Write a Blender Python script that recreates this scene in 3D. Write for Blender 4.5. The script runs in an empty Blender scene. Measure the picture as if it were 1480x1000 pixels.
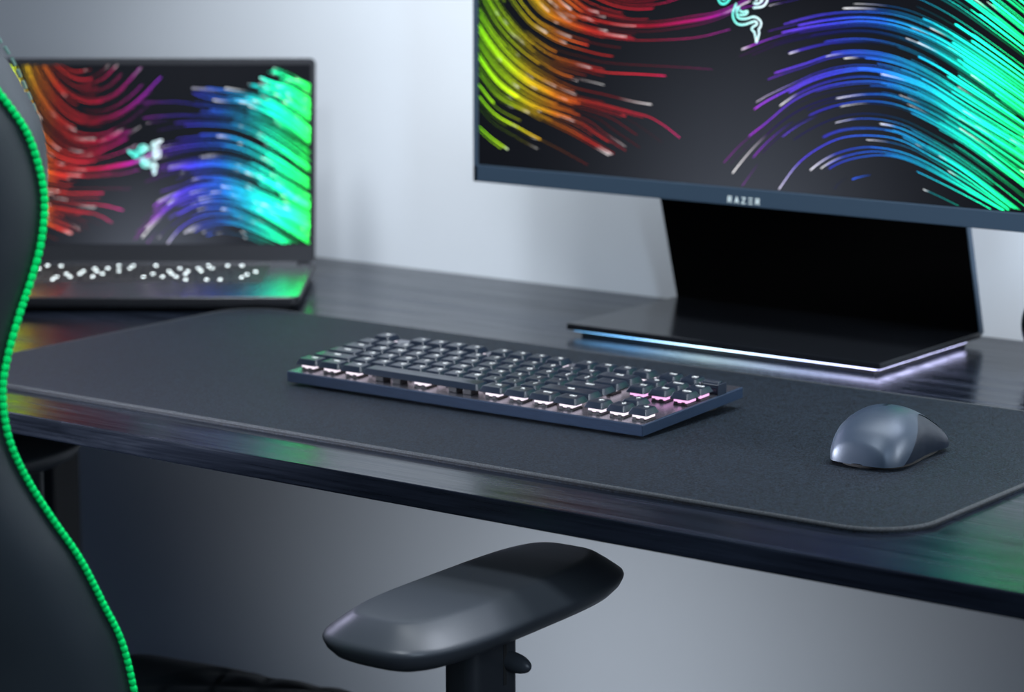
import bpy, bmesh, math, random
from mathutils import Vector, Matrix
random.seed(7)
SC = bpy.context.scene
COL = SC.collection
PI = math.pi
DESK = 0.74            # height of the desk top


# ------------------------------------------------------------------ helpers
def link(o, parent=None):
    COL.objects.link(o)
    if parent is not None:
        o.parent = parent
    return o


def tag(o, label=None, cat=None, group=None, kind=None):
    if label:
        o['label'] = label
    if cat:
        o['category'] = cat
    if group:
        o['group'] = group
    if kind:
        o['kind'] = kind
    return o


def empty(name, loc=(0, 0, 0), rot=(0, 0, 0), parent=None):
    o = bpy.data.objects.new(name, None)
    o.empty_display_size = 0.02
    o.location = loc
    o.rotation_euler = rot
    return link(o, parent)


def finish(me, angle=18):
    me.validate()
    me.update()
    for p in me.polygons:
        p.use_smooth = True
    if angle < 180:
        me.set_sharp_from_angle(angle=math.radians(angle))
    return me


def mk(name, verts, faces, mat, parent=None, angle=18, mats=None, fm=None):
    me = bpy.data.meshes.new(name)
    me.from_pydata([tuple(v) for v in verts], [], faces)
    for m in (mats or [mat]):
        me.materials.append(m)
    if fm:
        for p, k in zip(me.polygons, fm):
            p.material_index = k
    bm = bmesh.new()
    bm.from_mesh(me)
    bmesh.ops.recalc_face_normals(bm, faces=bm.faces)
    bm.to_mesh(me)
    bm.free()
    finish(me, angle)
    return link(bpy.data.objects.new(name, me), parent)


class MB:
    def __init__(s):
        s.v = []
        s.f = []
        s.m = []

    def add(s, v, f, k=0, M=None):
        n = len(s.v)
        s.v += [tuple(M @ Vector(p)) if M else tuple(p) for p in v]
        s.f += [[i + n for i in q] for q in f]
        s.m += [k] * len(f)
        return s

    def box(s, x0, x1, y0, y1, z0, z1, b=0.0, k=0, M=None, seg=2):
        bm = bmesh.new()
        bmesh.ops.create_cube(bm, size=1)
        bmesh.ops.scale(bm, vec=(x1 - x0, y1 - y0, z1 - z0), verts=bm.verts)
        bmesh.ops.translate(bm, vec=((x0 + x1) / 2, (y0 + y1) / 2, (z0 + z1) / 2), verts=bm.verts)
        if b > 0:
            bmesh.ops.bevel(bm, geom=list(bm.edges), offset=b, segments=seg, affect='EDGES', profile=0.5)
        bm.verts.index_update()
        s.add([v.co.copy() for v in bm.verts], [[v.index for v in f.verts] for f in bm.faces], k, M)
        bm.free()
        return s

    def loft(s, rings, cap0=True, cap1=True, closed=True, k=0, M=None):
        n = len(rings[0])
        v = [p for r in rings for p in r]
        f = []
        for i in range(len(rings) - 1):
            for j in range(n if closed else n - 1):
                j2 = (j + 1) % n
                f.append([i * n + j, i * n + j2, (i + 1) * n + j2, (i + 1) * n + j])
        if cap0:
            f.append(list(range(n))[::-1])
        if cap1:
            f.append([(len(rings) - 1) * n + j for j in range(n)])
        return s.add(v, f, k, M)

    def cyl(s, c, axis, r, h, n=24, b=0.0, k=0, r2=None):
        """cylinder from point c along axis for h, with rounded rims b"""
        a = Vector(axis).normalized()
        t = a.orthogonal().normalized()
        u = a.cross(t)
        r2 = r if r2 is None else r2
        prof = [(r, 0), (r2, h)] if b <= 0 else [(r - b, 0), (r - b * .3, b * .3), (r, b), (r2, h - b), (r2 - b * .3, h - b * .3), (r2 - b, h)]
        rings = [[Vector(c) + a * z + (t * math.cos(2 * PI * i / n) + u * math.sin(2 * PI * i / n)) * q for i in range(n)] for q, z in prof]
        return s.loft(rings, k=k)

    def tube(s, pts, r, n=8, k=0, closed=False):
        pts = [Vector(p) for p in pts]
        rings = []
        up = Vector((0, 0, 1))
        for i, p in enumerate(pts):
            a = pts[max(i - 1, 0)]
            b = pts[min(i + 1, len(pts) - 1)]
            d = (b - a).normalized()
            t = d.cross(up if abs(d.z) < .95 else Vector((1, 0, 0))).normalized()
            u = t.cross(d)
            rr = r(i) if callable(r) else r
            rings.append([p + (t * math.cos(2 * PI * j / n) + u * math.sin(2 * PI * j / n)) * rr for j in range(n)])
        return s.loft(rings, k=k)

    def build(s, name, mat, parent=None, angle=18, mats=None):
        return mk(name, s.v, s.f, mat, parent, angle, mats, s.m if mats else None)


def rrect(w, d, r, n=4, cx=0, cy=0, z=0):
    """rounded rectangle ring"""
    out = []
    for sx, sy, a0 in ((1, 1, 0), (-1, 1, 90), (-1, -1, 180), (1, -1, 270)):
        for i in range(n + 1):
            a = math.radians(a0 + 90 * i / n)
            out.append((cx + sx * (w / 2 - r) + r * math.cos(a), cy + sy * (d / 2 - r) + r * math.sin(a), z))
    return out


def catmull(pts, n):
    P = [Vector((*p, 0)) if len(p) == 2 else Vector(p) for p in pts]
    P = [2 * P[0] - P[1]] + P + [2 * P[-1] - P[-2]]
    m = len(P) - 3
    out = []
    for i in range(n):
        t = i / (n - 1) * m
        k = min(int(t), m - 1)
        t -= k
        a, b, c, d = P[k:k + 4]
        out.append(0.5 * ((2 * b) + (c - a) * t + (2 * a - 5 * b + 4 * c - d) * t * t + (3 * b - a - 3 * c + d) * t ** 3))
    return out


def interp(tab, x):
    if x <= tab[0][0]:
        return tab[0][1]
    for (a, va), (b, vb) in zip(tab, tab[1:]):
        if x <= b:
            t = (x - a) / (b - a)
            if isinstance(va, (tuple, list)):
                return tuple(p + (q - p) * t for p, q in zip(va, vb))
            return va + (vb - va) * t
    return tab[-1][1]


# ---------------------------------------------------------------- materials
def srgb(r, g, b):
    f = lambda c: c / 12.92 if c <= .04045 else ((c + .055) / 1.055) ** 2.4
    return (f(r / 255), f(g / 255), f(b / 255), 1)


def mat(name, color, rough=.5, metal=0.0, spec=.5, coat=0.0, coat_rough=.1, emit=None, estr=0.0, sheen=0.0,
        noise=0.0, nscale=300.0, bump=0.0, bscale=800.0, bdist=.0005, stretch=None):
    m = bpy.data.materials.new(name)
    m.use_nodes = True
    nt = m.node_tree
    b = nt.nodes['Principled BSDF']
    b.inputs['Base Color'].default_value = color
    b.inputs['Roughness'].default_value = rough
    b.inputs['Metallic'].default_value = metal
    b.inputs['Specular IOR Level'].default_value = spec
    b.inputs['Coat Weight'].default_value = coat
    b.inputs['Coat Roughness'].default_value = coat_rough
    b.inputs['Sheen Weight'].default_value = sheen
    b.inputs['Sheen Roughness'].default_value = .4
    if emit:
        b.inputs['Emission Color'].default_value = emit
        b.inputs['Emission Strength'].default_value = estr
    tc = nt.nodes.new('ShaderNodeTexCoord')
    mp = nt.nodes.new('ShaderNodeMapping')
    nt.links.new(tc.outputs['Object'], mp.inputs['Vector'])
    if stretch:
        mp.inputs['Scale'].default_value = stretch
    if noise > 0:
        n = nt.nodes.new('ShaderNodeTexNoise')
        n.inputs['Scale'].default_value = nscale
        n.inputs['Detail'].default_value = 4
        nt.links.new(mp.outputs[0], n.inputs['Vector'])
        mx = nt.nodes.new('ShaderNodeMixRGB')
        mx.blend_type = 'MIX'
        k = 1 - noise
        mx.inputs[1].default_value = (color[0] * k, color[1] * k, color[2] * k, 1)
        k = 1 + noise
        mx.inputs[2].default_value = (color[0] * k, color[1] * k, color[2] * k, 1)
        cr = nt.nodes.new('ShaderNodeValToRGB')
        cr.color_ramp.elements[0].position = .35
        cr.color_ramp.elements[1].position = .65
        nt.links.new(n.outputs['Fac'], cr.inputs[0])
        nt.links.new(cr.outputs[0], mx.inputs[0])
        nt.links.new(mx.outputs[0], b.inputs['Base Color'])
    if bump > 0:
        n2 = nt.nodes.new('ShaderNodeTexNoise')
        n2.inputs['Scale'].default_value = bscale
        n2.inputs['Detail'].default_value = 3
        nt.links.new(mp.outputs[0], n2.inputs['Vector'])
        bp = nt.nodes.new('ShaderNodeBump')
        bp.inputs['Strength'].default_value = bump
        bp.inputs['Distance'].default_value = bdist
        nt.links.new(n2.outputs['Fac'], bp.inputs['Height'])
        nt.links.new(bp.outputs[0], b.inputs['Normal'])
    return m


def emat(name, color, strength):
    return mat(name, (.02, .02, .02, 1), rough=.4, emit=color, estr=strength)


def wood_mat():
    m = mat('black_stained_oak', (.02, .02, .024, 1), rough=.3, spec=.24)
    nt = m.node_tree
    b = nt.nodes['Principled BSDF']
    b.inputs['Specular Tint'].default_value = (.72, .86, 1.0, 1)
    tc = nt.nodes.new('ShaderNodeTexCoord')
    mp = nt.nodes.new('ShaderNodeMapping')
    mp.inputs['Scale'].default_value = (1.6, 22, 22)
    nt.links.new(tc.outputs['Object'], mp.inputs['Vector'])
    dn = nt.nodes.new('ShaderNodeTexNoise')
    dn.inputs['Scale'].default_value = 1.3
    dn.inputs['Detail'].default_value = 2
    nt.links.new(mp.outputs[0], dn.inputs['Vector'])
    w = nt.nodes.new('ShaderNodeTexNoise')          # broad figure
    w.inputs['Scale'].default_value = 2.2
    w.inputs['Detail'].default_value = 6
    w.inputs['Roughness'].default_value = .65
    w.inputs['Distortion'].default_value = .6
    nt.links.new(mp.outputs[0], w.inputs['Vector'])
    mp2 = nt.nodes.new('ShaderNodeMapping')
    mp2.inputs['Scale'].default_value = (9, 420, 420)
    nt.links.new(tc.outputs['Object'], mp2.inputs['Vector'])
    g = nt.nodes.new('ShaderNodeTexNoise')          # fine pores
    g.inputs['Scale'].default_value = 1
    g.inputs['Detail'].default_value = 3
    nt.links.new(mp2.outputs[0], g.inputs['Vector'])
    ad = nt.nodes.new('ShaderNodeMath')
    ad.operation = 'MULTIPLY_ADD'
    nt.links.new(g.outputs['Fac'], ad.inputs[0])
    ad.inputs[1].default_value = .45
    nt.links.new(w.outputs['Fac'], ad.inputs[2])
    cr = nt.nodes.new('ShaderNodeValToRGB')
    e = cr.color_ramp.elements
    e[0].position = .52
    e[0].color = (.003, .004, .0065, 1)
    e[1].position = .95
    e[1].color = (.012, .016, .026, 1)
    nt.links.new(ad.outputs[0], cr.inputs[0])
    nt.links.new(cr.outputs[0], b.inputs['Base Color'])
    rr = nt.nodes.new('ShaderNodeMapRange')
    rr.inputs[1].default_value = .5
    rr.inputs[2].default_value = 1.0
    rr.inputs[3].default_value = .11
    rr.inputs[4].default_value = .33
    nt.links.new(ad.outputs[0], rr.inputs[0])
    nt.links.new(rr.outputs[0], b.inputs['Roughness'])
    bp = nt.nodes.new('ShaderNodeBump')
    bp.inputs['Strength'].default_value = .4
    bp.inputs['Distance'].default_value = .0003
    nt.links.new(ad.outputs[0], bp.inputs['Height'])
    nt.links.new(bp.outputs[0], b.inputs['Normal'])
    return m


def color_attr_mat(name, strength, rough=.25):
    m = mat(name, (.004, .004, .005, 1), rough=rough, spec=.04)
    nt = m.node_tree
    b = nt.nodes['Principled BSDF']
    a = nt.nodes.new('ShaderNodeAttribute')
    a.attribute_name = 'Col'
    nt.links.new(a.outputs['Color'], b.inputs['Emission Color'])
    b.inputs['Emission Strength'].default_value = strength
    return m


M = {}
M['wall'] = mat('painted_wall', (.66, .695, .74, 1), rough=.7, spec=.3, noise=.03, nscale=3, bump=.08, bscale=120)
M['floor'] = mat('dark_floor', (.05, .05, .06, 1), rough=.6, noise=.3, nscale=8)
M['wood'] = wood_mat()
M['steel'] = mat('black_powder_coat', (.012, .013, .016, 1), rough=.5, bump=.1, bscale=900)
M['mat'] = mat('mat_cloth', (.0055, .0092, .0146, 1), rough=.66, spec=.16, sheen=.0, noise=.95, nscale=650, bump=.6, bscale=700, bdist=.0006)
M['mat_edge'] = mat('mat_stitching', (.03, .034, .038, 1), rough=.8, spec=.3, noise=.4, nscale=900, bump=.5, bscale=1200)
M['kb_alu'] = mat('brushed_dark_aluminium', (.014, .028, .056, 1), rough=.32, metal=.4, noise=.15, nscale=60, stretch=(1, 20, 20))  # blue light on the case is put into this base colour
M['kb_plate'] = mat('keyboard_top_plate', (.16, .16, .19, 1), rough=.26, metal=.85)
M['keycap'] = mat('keycap_plastic', (.0065, .011, .020, 1), rough=.30, spec=.45)
M['switch'] = mat('switch_housing', (.01, .01, .012, 1), rough=.5)
M['key_led'] = emat('switch_backlight', (.95, .84, .96, 1), 1.25)
M['key_led_pink'] = emat('switch_backlight_pink', (1.0, .50, .92, 1), 1.25)
M['legend'] = emat('lit_legend', (.86, .94, 1.0, 1), 1.2)
M['rubber'] = mat('rubber', (.01, .01, .01, 1), rough=.8)
M['monitor'] = mat('monitor_metal', (.040, .068, .105, 1), rough=.42, metal=.35)
M['stand'] = mat('stand_black', (.006, .007, .009, 1), rough=.16, spec=.5)
M['stand_face'] = mat('stand_matte_black', (.0012, .0012, .0014, 1), rough=.75, spec=.04)
M['led_strip'] = emat('underglow_led', (.62, .80, 1.0, 1), 6.0)
lm = M['led_strip'].node_tree
_tc = lm.nodes.new('ShaderNodeTexCoord')
_sx = lm.nodes.new('ShaderNodeSeparateXYZ')
_mr = lm.nodes.new('ShaderNodeMapRange')
_mr.inputs[1].default_value = -.17
_mr.inputs[2].default_value = .17
_cr = lm.nodes.new('ShaderNodeValToRGB')
for _k, (_p, _c) in enumerate(((0, (.01, .03, .05, 1)), (.22, (.15, .40, .75, 1)), (.45, (.62, .88, 1, 1)), (.75, (.55, .65, 1, 1)), (1, (.62, .62, 1, 1)))):
    _e = _cr.color_ramp.elements[_k] if _k < 2 else _cr.color_ramp.elements.new(_p)
    _e.position = _p
    _e.color = _c
lm.links.new(_tc.outputs['Object'], _sx.inputs[0])
lm.links.new(_sx.outputs['X'], _mr.inputs[0])
lm.links.new(_mr.outputs[0], _cr.inputs[0])
lm.links.new(_cr.outputs[0], lm.nodes['Principled BSDF'].inputs['Emission Color'])
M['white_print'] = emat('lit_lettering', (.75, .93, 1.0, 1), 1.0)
M['screen'] = color_attr_mat('screen_pixels', 1.9, .35)
M['laptop_screen'] = color_attr_mat('laptop_screen_pixels', 3.0, .5)
M['laptop'] = mat('laptop_anodised', (.030, .031, .036, 1), rough=.33, metal=.6)
M['laptop_deck'] = mat('laptop_deck_metal', (.50, .50, .55, 1), rough=.20, metal=1.0)
M['laptop_key'] = mat('laptop_key', (.012, .012, .014, 1), rough=.55)
M['laptop_legend'] = emat('laptop_key_glow', (.85, .97, 1.0, 1), 9.0)
M['trackpad'] = mat('trackpad_glass', (.035, .036, .042, 1), rough=.2)
M['trim_light'] = mat('polished_edge', (.55, .56, .6, 1), rough=.25, metal=1.0)
M['mouse'] = mat('mouse_shell', (.017, .030, .050, 1), rough=.44, spec=.6, metal=.3, bump=.05, bscale=2500)
M['mouse_side'] = mat('mouse_grip', (.003, .006, .012, 1), rough=.40, spec=.25)
M['leather'] = mat('black_leather', (.015, .0215, .027, 1), rough=.42, spec=.5, bump=.12, bscale=420, bdist=.0006)
M['leather_dull'] = mat('seat_leather', (.008, .012, .015, 1), rough=.38, spec=.55, bump=.2, bscale=420, bdist=.0006)
M['bolster'] = mat('lit_bolster_leather', (.085, .095, .105, 1), rough=.5, bump=.15, bscale=420, bdist=.0006)  # paler than the other leather: wall light put into the colour
M['green'] = mat('green_piping', (.0, .80, .16, 1), rough=.8, spec=.08, noise=.12, nscale=500)
M['arm_pad'] = mat('armrest_polyurethane', (.040, .047, .056, 1), rough=.40, spec=.45, bump=.06, bscale=1500)
M['plastic'] = mat('black_plastic', (.022, .025, .03, 1), rough=.4, bump=.05, bscale=1200)
M['speaker'] = mat('glossy_teal_black', (.008, .025, .03, 1), rough=.18, spec=.6)


# --------------------------------------------------------------- wallpaper
LG = [[(-0.005, 0.093), (0.032, 0.054), (0.066, 0.023), (0.107, -0.003), (0.147, -0.029)], [(-0.001, 0.259), (0.039, 0.193), (0.096, 0.156), (0.132, 0.133), (0.186, 0.101), (0.251, 0.056)], [(0.002, 0.339), (0.035, 0.274), (0.08, 0.22), (0.12, 0.19), (0.16, 0.175), (0.215, 0.152), (0.246, 0.121), (0.296, 0.078)], [(0.002, 0.428), (0.035, 0.361), (0.067, 0.312), (0.108, 0.269), (0.152, 0.239), (0.199, 0.215), (0.257, 0.202), (0.315, 0.187), (0.352, 0.178), (0.379, 0.159), (0.405, 0.13)], [(-0.01, 0.60), (0.012, 0.502), (0.035, 0.442), (0.063, 0.392), (0.1, 0.343), (0.14, 0.306), (0.199, 0.287), (0.245, 0.276), (0.314, 0.277), (0.37, 0.276), (0.433, 0.269)], [(0.0, 0.80), (0.028, 0.64), (0.066, 0.524), (0.112, 0.435), (0.151, 0.404), (0.191, 0.384), (0.237, 0.369), (0.295, 0.362), (0.388, 0.364), (0.449, 0.375)], [(0.01, 0.93), (0.045, 0.68), (0.093, 0.525), (0.131, 0.448), (0.183, 0.412), (0.237, 0.393), (0.295, 0.385), (0.351, 0.393), (0.432, 0.424), (0.496, 0.472)], [(0.03, 1.02), (0.08, 0.71), (0.133, 0.546), (0.198, 0.453), (0.237, 0.436), (0.294, 0.427), (0.351, 0.435), (0.406, 0.453), (0.453, 0.469), (0.508, 0.512)], [(0.06, 1.02), (0.09, 0.87), (0.135, 0.70), (0.20, 0.56), (0.26, 0.50), (0.33, 0.505), (0.40, 0.56), (0.46, 0.62)], [(0.10, 1.03), (0.140, 0.86), (0.20, 0.70), (0.27, 0.62), (0.35, 0.61), (0.43, 0.68), (0.50, 0.78)], [(0.149, 0.992), (0.203, 0.837), (0.279, 0.728), (0.366, 0.712), (0.452, 0.798), (0.539, 0.953)], [(0.182, 1.0), (0.236, 0.895), (0.301, 0.837), (0.377, 0.875), (0.442, 1.0)], [(0.214, 1.0), (0.258, 0.969), (0.301, 0.977), (0.333, 1.0)]]
RG = [[(0.672, -0.027), (0.686, 0.009), (0.702, 0.024), (0.729, 0.035), (0.777, 0.032), (0.829, 0.004)], [(0.625, 0.035), (0.638, 0.062), (0.662, 0.086), (0.695, 0.103), (0.735, 0.112), (0.776, 0.101), (0.828, 0.067), (0.887, 0.025), (0.92, -0.0)], [(0.567, -0.024), (0.58, 0.007), (0.605, 0.058), (0.638, 0.1), (0.674, 0.125), (0.711, 0.135), (0.76, 0.127), (0.808, 0.1), (0.855, 0.06), (0.906, 0.015), (0.941, -0.014)], [(0.537, -0.028), (0.55, 0.003), (0.579, 0.072), (0.612, 0.12), (0.653, 0.157), (0.702, 0.171), (0.747, 0.168), (0.792, 0.138), (0.847, 0.094), (0.926, 0.011)], [(0.48, -0.036), (0.499, 0.011), (0.533, 0.086), (0.57, 0.144), (0.611, 0.188), (0.657, 0.221), (0.705, 0.235), (0.758, 0.225), (0.806, 0.195), (0.865, 0.147), (0.95, 0.058), (1.01, -0.01)], [(0.459, -0.021), (0.482, 0.034), (0.519, 0.112), (0.561, 0.175), (0.603, 0.219), (0.644, 0.245), (0.697, 0.263), (0.745, 0.262), (0.805, 0.227), (0.869, 0.171), (0.949, 0.083), (1.01, 0.015)], [(0.452, 0.025), (0.476, 0.074), (0.511, 0.129), (0.561, 0.208), (0.615, 0.258), (0.684, 0.284), (0.732, 0.289), (0.789, 0.263), (0.845, 0.219), (0.949, 0.126), (1.01, 0.06)], [(0.476, 0.138), (0.517, 0.198), (0.566, 0.25), (0.602, 0.284), (0.651, 0.313), (0.699, 0.325), (0.757, 0.311), (0.804, 0.284), (0.864, 0.228), (0.948, 0.157), (1.01, 0.095)], [(0.498, 0.268), (0.538, 0.299), (0.597, 0.333), (0.642, 0.36), (0.691, 0.369), (0.739, 0.361), (0.788, 0.334), (0.843, 0.288), (0.947, 0.194), (1.01, 0.13)], [(0.474, 0.33), (0.503, 0.352), (0.55, 0.385), (0.6, 0.406), (0.662, 0.425), (0.715, 0.426), (0.77, 0.406), (0.822, 0.367), (0.881, 0.31), (0.946, 0.242), (1.01, 0.175)], [(0.449, 0.342), (0.497, 0.375), (0.544, 0.404), (0.591, 0.425), (0.639, 0.439), (0.69, 0.45), (0.742, 0.443), (0.802, 0.413), (0.861, 0.363), (0.945, 0.279), (1.01, 0.21)], [(0.421, 0.38), (0.461, 0.405), (0.509, 0.43), (0.55, 0.449), (0.613, 0.48), (0.681, 0.491), (0.748, 0.485), (0.801, 0.458), (0.86, 0.408), (0.944, 0.323), (1.01, 0.25)], [(0.43, 0.56), (0.52, 0.60), (0.60, 0.63), (0.69, 0.635), (0.76, 0.62), (0.84, 0.56), (0.92, 0.47), (1.01, 0.36)], [(0.485, 0.856), (0.606, 0.848), (0.658, 0.817), (0.716, 0.798), (0.799, 0.782), (0.866, 0.739), (0.929, 0.673), (1.01, 0.55)], [(0.647, 0.883), (0.79, 0.848), (0.866, 0.805), (0.935, 0.735), (1.01, 0.62)], [(0.82, 0.907), (0.866, 0.875), (0.935, 0.837), (1.01, 0.755)], [(0.874, 1.0), (0.929, 0.961), (1.01, 0.885)]]
S1 = [(0.478, 0.484), (0.475, 0.472), (0.472, 0.456), (0.474, 0.442), (0.48, 0.431), (0.49, 0.429), (0.502, 0.435), (0.509, 0.439), (0.514, 0.437), (0.513, 0.43), (0.508, 0.426), (0.505, 0.418), (0.51, 0.411), (0.511, 0.403), (0.513, 0.391), (0.513, 0.384)]
S2 = [(0.484, 0.477), (0.48, 0.47), (0.479, 0.458), (0.481, 0.448), (0.487, 0.444), (0.498, 0.446), (0.507, 0.451), (0.515, 0.448), (0.521, 0.438), (0.52, 0.426), (0.517, 0.419), (0.518, 0.409), (0.516, 0.397), (0.514, 0.386)]
S3 = [(0.483, 0.468), (0.488, 0.462), (0.497, 0.465), (0.496, 0.458), (0.488, 0.454), (0.482, 0.455)]
LCOL = [(0, (.28, .95, .01)), (.06, (.60, .95, .01)), (.10, (.85, .62, .01)), (.15, (.78, .22, .01)), (.21, (.62, .035, .015)),
        (.33, (.55, .008, .04)), (.40, (.58, .01, .20)), (.46, (.48, .015, .48)), (.55, (.16, .025, .55))]
RCOL = [(.42, (.48, .02, .48)), (.50, (.34, .03, .54)), (.56, (.11, .04, .60)), (.64, (.04, .045, .64)), (.72, (.015, .14, .72)),
        (.79, (.01, .46, .74)), (.86, (.01, .90, .58)), (.93, (.01, 1.10, .32)), (1.0, (.03, 1.05, .10))]


def wallpaper_mesh(name, W, material, nL, nR, wmul=1.0, gain_right=1.0, gain_left=1.0):
    """Colourful streaks on black: flat image of width W, in local X (right) and Z (up), facing -Y.
    Background and streaks are one sheet of a few tenths of a millimetre."""
    H = W * 9 / 16
    rng = random.Random(11)
    V, F, C = [], [], []
    nx, ny = 24, 14
    for j in range(ny + 1):
        for i in range(nx + 1):
            u, v = i / nx, j / ny
            V.append((u * W, 0, v * H))
            g = math.exp(-((u - .50) / .22) ** 2) * max(0, 1 - v / .55) ** 1.1  # grey reflection low on the screen, painted into the background
            C.append((.0010 + .024 * g, .0014 + .027 * g, .0022 + .034 * g))
    for j in range(ny):
        for i in range(nx):
            a = j * (nx + 1) + i
            F.append([a, a + 1, a + nx + 2, a + nx + 1])

    def ribbon(P, wid, cols, off):
        n0 = len(V)
        for i, p in enumerate(P):
            a, b = P[max(i - 1, 0)], P[min(i + 1, len(P) - 1)]
            d = Vector((b.x - a.x, (b.y - a.y), 0))
            if d.length < 1e-9:
                d = Vector((1, 0, 0))
            d.normalize()
            w = wid[i] / 2
            V.append((p.x - d.y * w, -off, p.y + d.x * w))
            V.append((p.x + d.y * w, -off, p.y - d.x * w))
            C.append(cols[i])
            C.append(cols[i])
        for i in range(len(P) - 1):
            F.append([n0 + 2 * i, n0 + 2 * i + 1, n0 + 2 * i + 3, n0 + 2 * i + 2])

    def family(G, n, colors, head_at_end, weights, wmul):
        R = [catmull(g, 40) for g in G]
        cum = []
        for k in range(len(R) - 1):
            cum += [k] * weights[k]
        for q in range(n):
            k = rng.choice(cum)
            s = rng.random()
            A, B = R[k], R[k + 1]
            full = [A[i].lerp(B[i], s) for i in range(40)]
            r0 = rng.random()
            if head_at_end:                       # left swoosh: runs from the left edge, head on the right
                t0 = max(0, rng.uniform(-.5, .55))
                t1 = min(1, t0 + rng.uniform(.15, .8))
            else:                                 # domes: head on the left, runs to the right edge
                t0 = rng.random() ** .8 * .9
                t1 = 1.0 if rng.random() < .6 else min(1, t0 + rng.uniform(.12, .5))
            i0, i1 = int(t0 * 39), max(int(t1 * 39), int(t0 * 39) + 3)
            seg = full[i0:i1 + 1]
            if len(seg) < 3:
                continue
            # refine and clip to the screen
            seg = catmull([(p.x, p.y) for p in seg], len(seg) * 3)
            P, wid, cols = [], [], []
            base = rng.choice([.0004, .0006, .0009, .0013]) * W / .61 * wmul
            br = rng.choice([.10, .2, .35, .55, .8, 1.0, 1.2])
            hot = rng.random() < .28
            m = len(seg)
            for i, p in enumerate(seg):
                if not (0.001 < p.x < .999 and 0.002 < p.y < .998):
                    if len(P) > 2:
                        break
                    P, wid, cols = [], [], []
                    continue
                t = i / (m - 1)
                h = t if head_at_end else 1 - t   # 1 at the head
                c = interp(colors, p.x + rng.uniform(-.01, .01))
                if head_at_end:
                    c = interp(colors, p.x)
                    fade = min(1, .25 + 1.1 * h)
                    if t0 == 0:
                        fade = 1
                else:
                    fade = 1.0 if t1 == 1.0 else min(1, .15 + 1.1 * h)
                b = br * fade
                b *= 1 + (gain_right - 1) * min(1, max(0, (p.x - .80) / .10)) + (gain_left - 1) * min(1, max(0, (.14 - p.x) / .08))
                col = [x * b for x in c]
                dist = (1 - h) * m * .012
                if hot and h > .84:
                    e = (h - .84) / .16
                    col = [x + (.95 - x) * .75 * e for x in col]
                P.append(Vector((p.x * W, p.y * H, 0)))
                wid.append(base * (.55 + .45 * h) * (1.0 if 0 < i < m - 1 else .4))
                cols.append(tuple(col))
            if len(P) > 2:
                ribbon(P, wid, cols, .00004 + .00022 * (q + 1) / n)

    wl = [3, 6, 8, 7, 5, 5, 5, 5, 5, 5, 4, 3]
    family(LG, int(nL * 1.3), LCOL, True, wl, wmul * .75)
    wr = [2, 3, 3, 4, 5, 5, 6, 6, 5, 6, 6, 7, 9, 9, 8, 6]
    family(RG, nR, RCOL, False, wr, wmul)
    # dense bundles at both ends of the picture
    RB = [[(u, v) for u, v in catmull2(g, .76)] for g in RG[4:17]]
    family(RB, int(nR * .8), RCOL, False, [3] * 3 + [4] * 5 + [8, 12, 12, 10], wmul * 1.2)
    LB = [[(u, v) for u, v in catmull3(g, .42)] for g in LG[1:8]]
    family(LB, int(nL * .45), LCOL, True, [6] * 6, wmul * .8)
    # emblem: three interlaced outlined coils
    cx, cy = .494, .494
    for arm in range(3):
        a = 2 * PI / 3 * arm
        for S, w in ((S1, .0015), (S2, .0015), (S3, .0014)):
            P = []
            for p in catmull(S, 46):
                x, y = (p.x - cx) * 16 / 9, p.y - cy
                x, y = x * math.cos(a) - y * math.sin(a), x * math.sin(a) + y * math.cos(a)
                P.append(Vector(((cx + x * 9 / 16) * W, (cy + y) * H, 0)))
            cols = []
            for p in P:
                t = (p.x / W - .465) / .06
                t = min(1, max(0, t))
                cols.append((.10 + .62 * t, .85 + .02 * t, .72 + .22 * t))
            ribbon(P, [w * W / .61] * len(P), cols, .00030)
    me = bpy.data.meshes.new(name)
    me.from_pydata(V, [], F)
    at = me.color_attributes.new('Col', 'FLOAT_COLOR', 'POINT')
    at.data.foreach_set('color', [x for c in C for x in (*c, 1.0)])
    me.materials.append(material)
    me.update()
    return me


def catmull2(g, u0):
    """the part of a guide right of u0"""
    P = catmull(g, 60)
    Q = [(p.x, p.y) for p in P if p.x > u0]
    return Q[::5] + [Q[-1]]


def catmull3(g, u1):
    P = catmull(g, 60)
    Q = [(p.x, p.y) for p in P if p.x < u1 * .6]
    return Q[::5] + [Q[-1]]


# ------------------------------------------------------------------ setting
WALLY = .588
b = MB()
b.box(-4, 4, WALLY, WALLY + .12, 0, 2.8)
tag(b.build('wall_back', M['wall']), kind='structure')
b = MB()
b.box(-4, 4, -4.5, WALLY, -.1, 0)
tag(b.build('floor', M['floor']), kind='structure')

# --------------------------------------------------------------------- desk
DF = -.198
desk = empty('desk', (.1, .19, 0))
tag(desk, 'black-stained wooden desk with visible grain standing against the pale wall', 'desk')
off = Vector((-.1, -.19, 0))
b = MB()
b.box(-.95, 1.35, DF, WALLY - .001, DESK - .0175, DESK, b=.0016, M=Matrix.Translation(off))
b.build('tabletop', M['wood'], desk)
for lx, ly in ((-.516, .22), (1.25, .22)):
    b = MB()
    b.box(lx - .02, lx + .02, ly - .02, ly + .02, 0, DESK - .0175, b=.003, M=Matrix.Translation(off))
    b.build('leg', M['steel'], desk)
    b = MB()
    b.box(lx - .03, lx + .03, ly - .30, ly + .30, 0, .025, b=.004, M=Matrix.Translation(off))
    b.build('leg_foot', M['steel'], desk)
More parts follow.
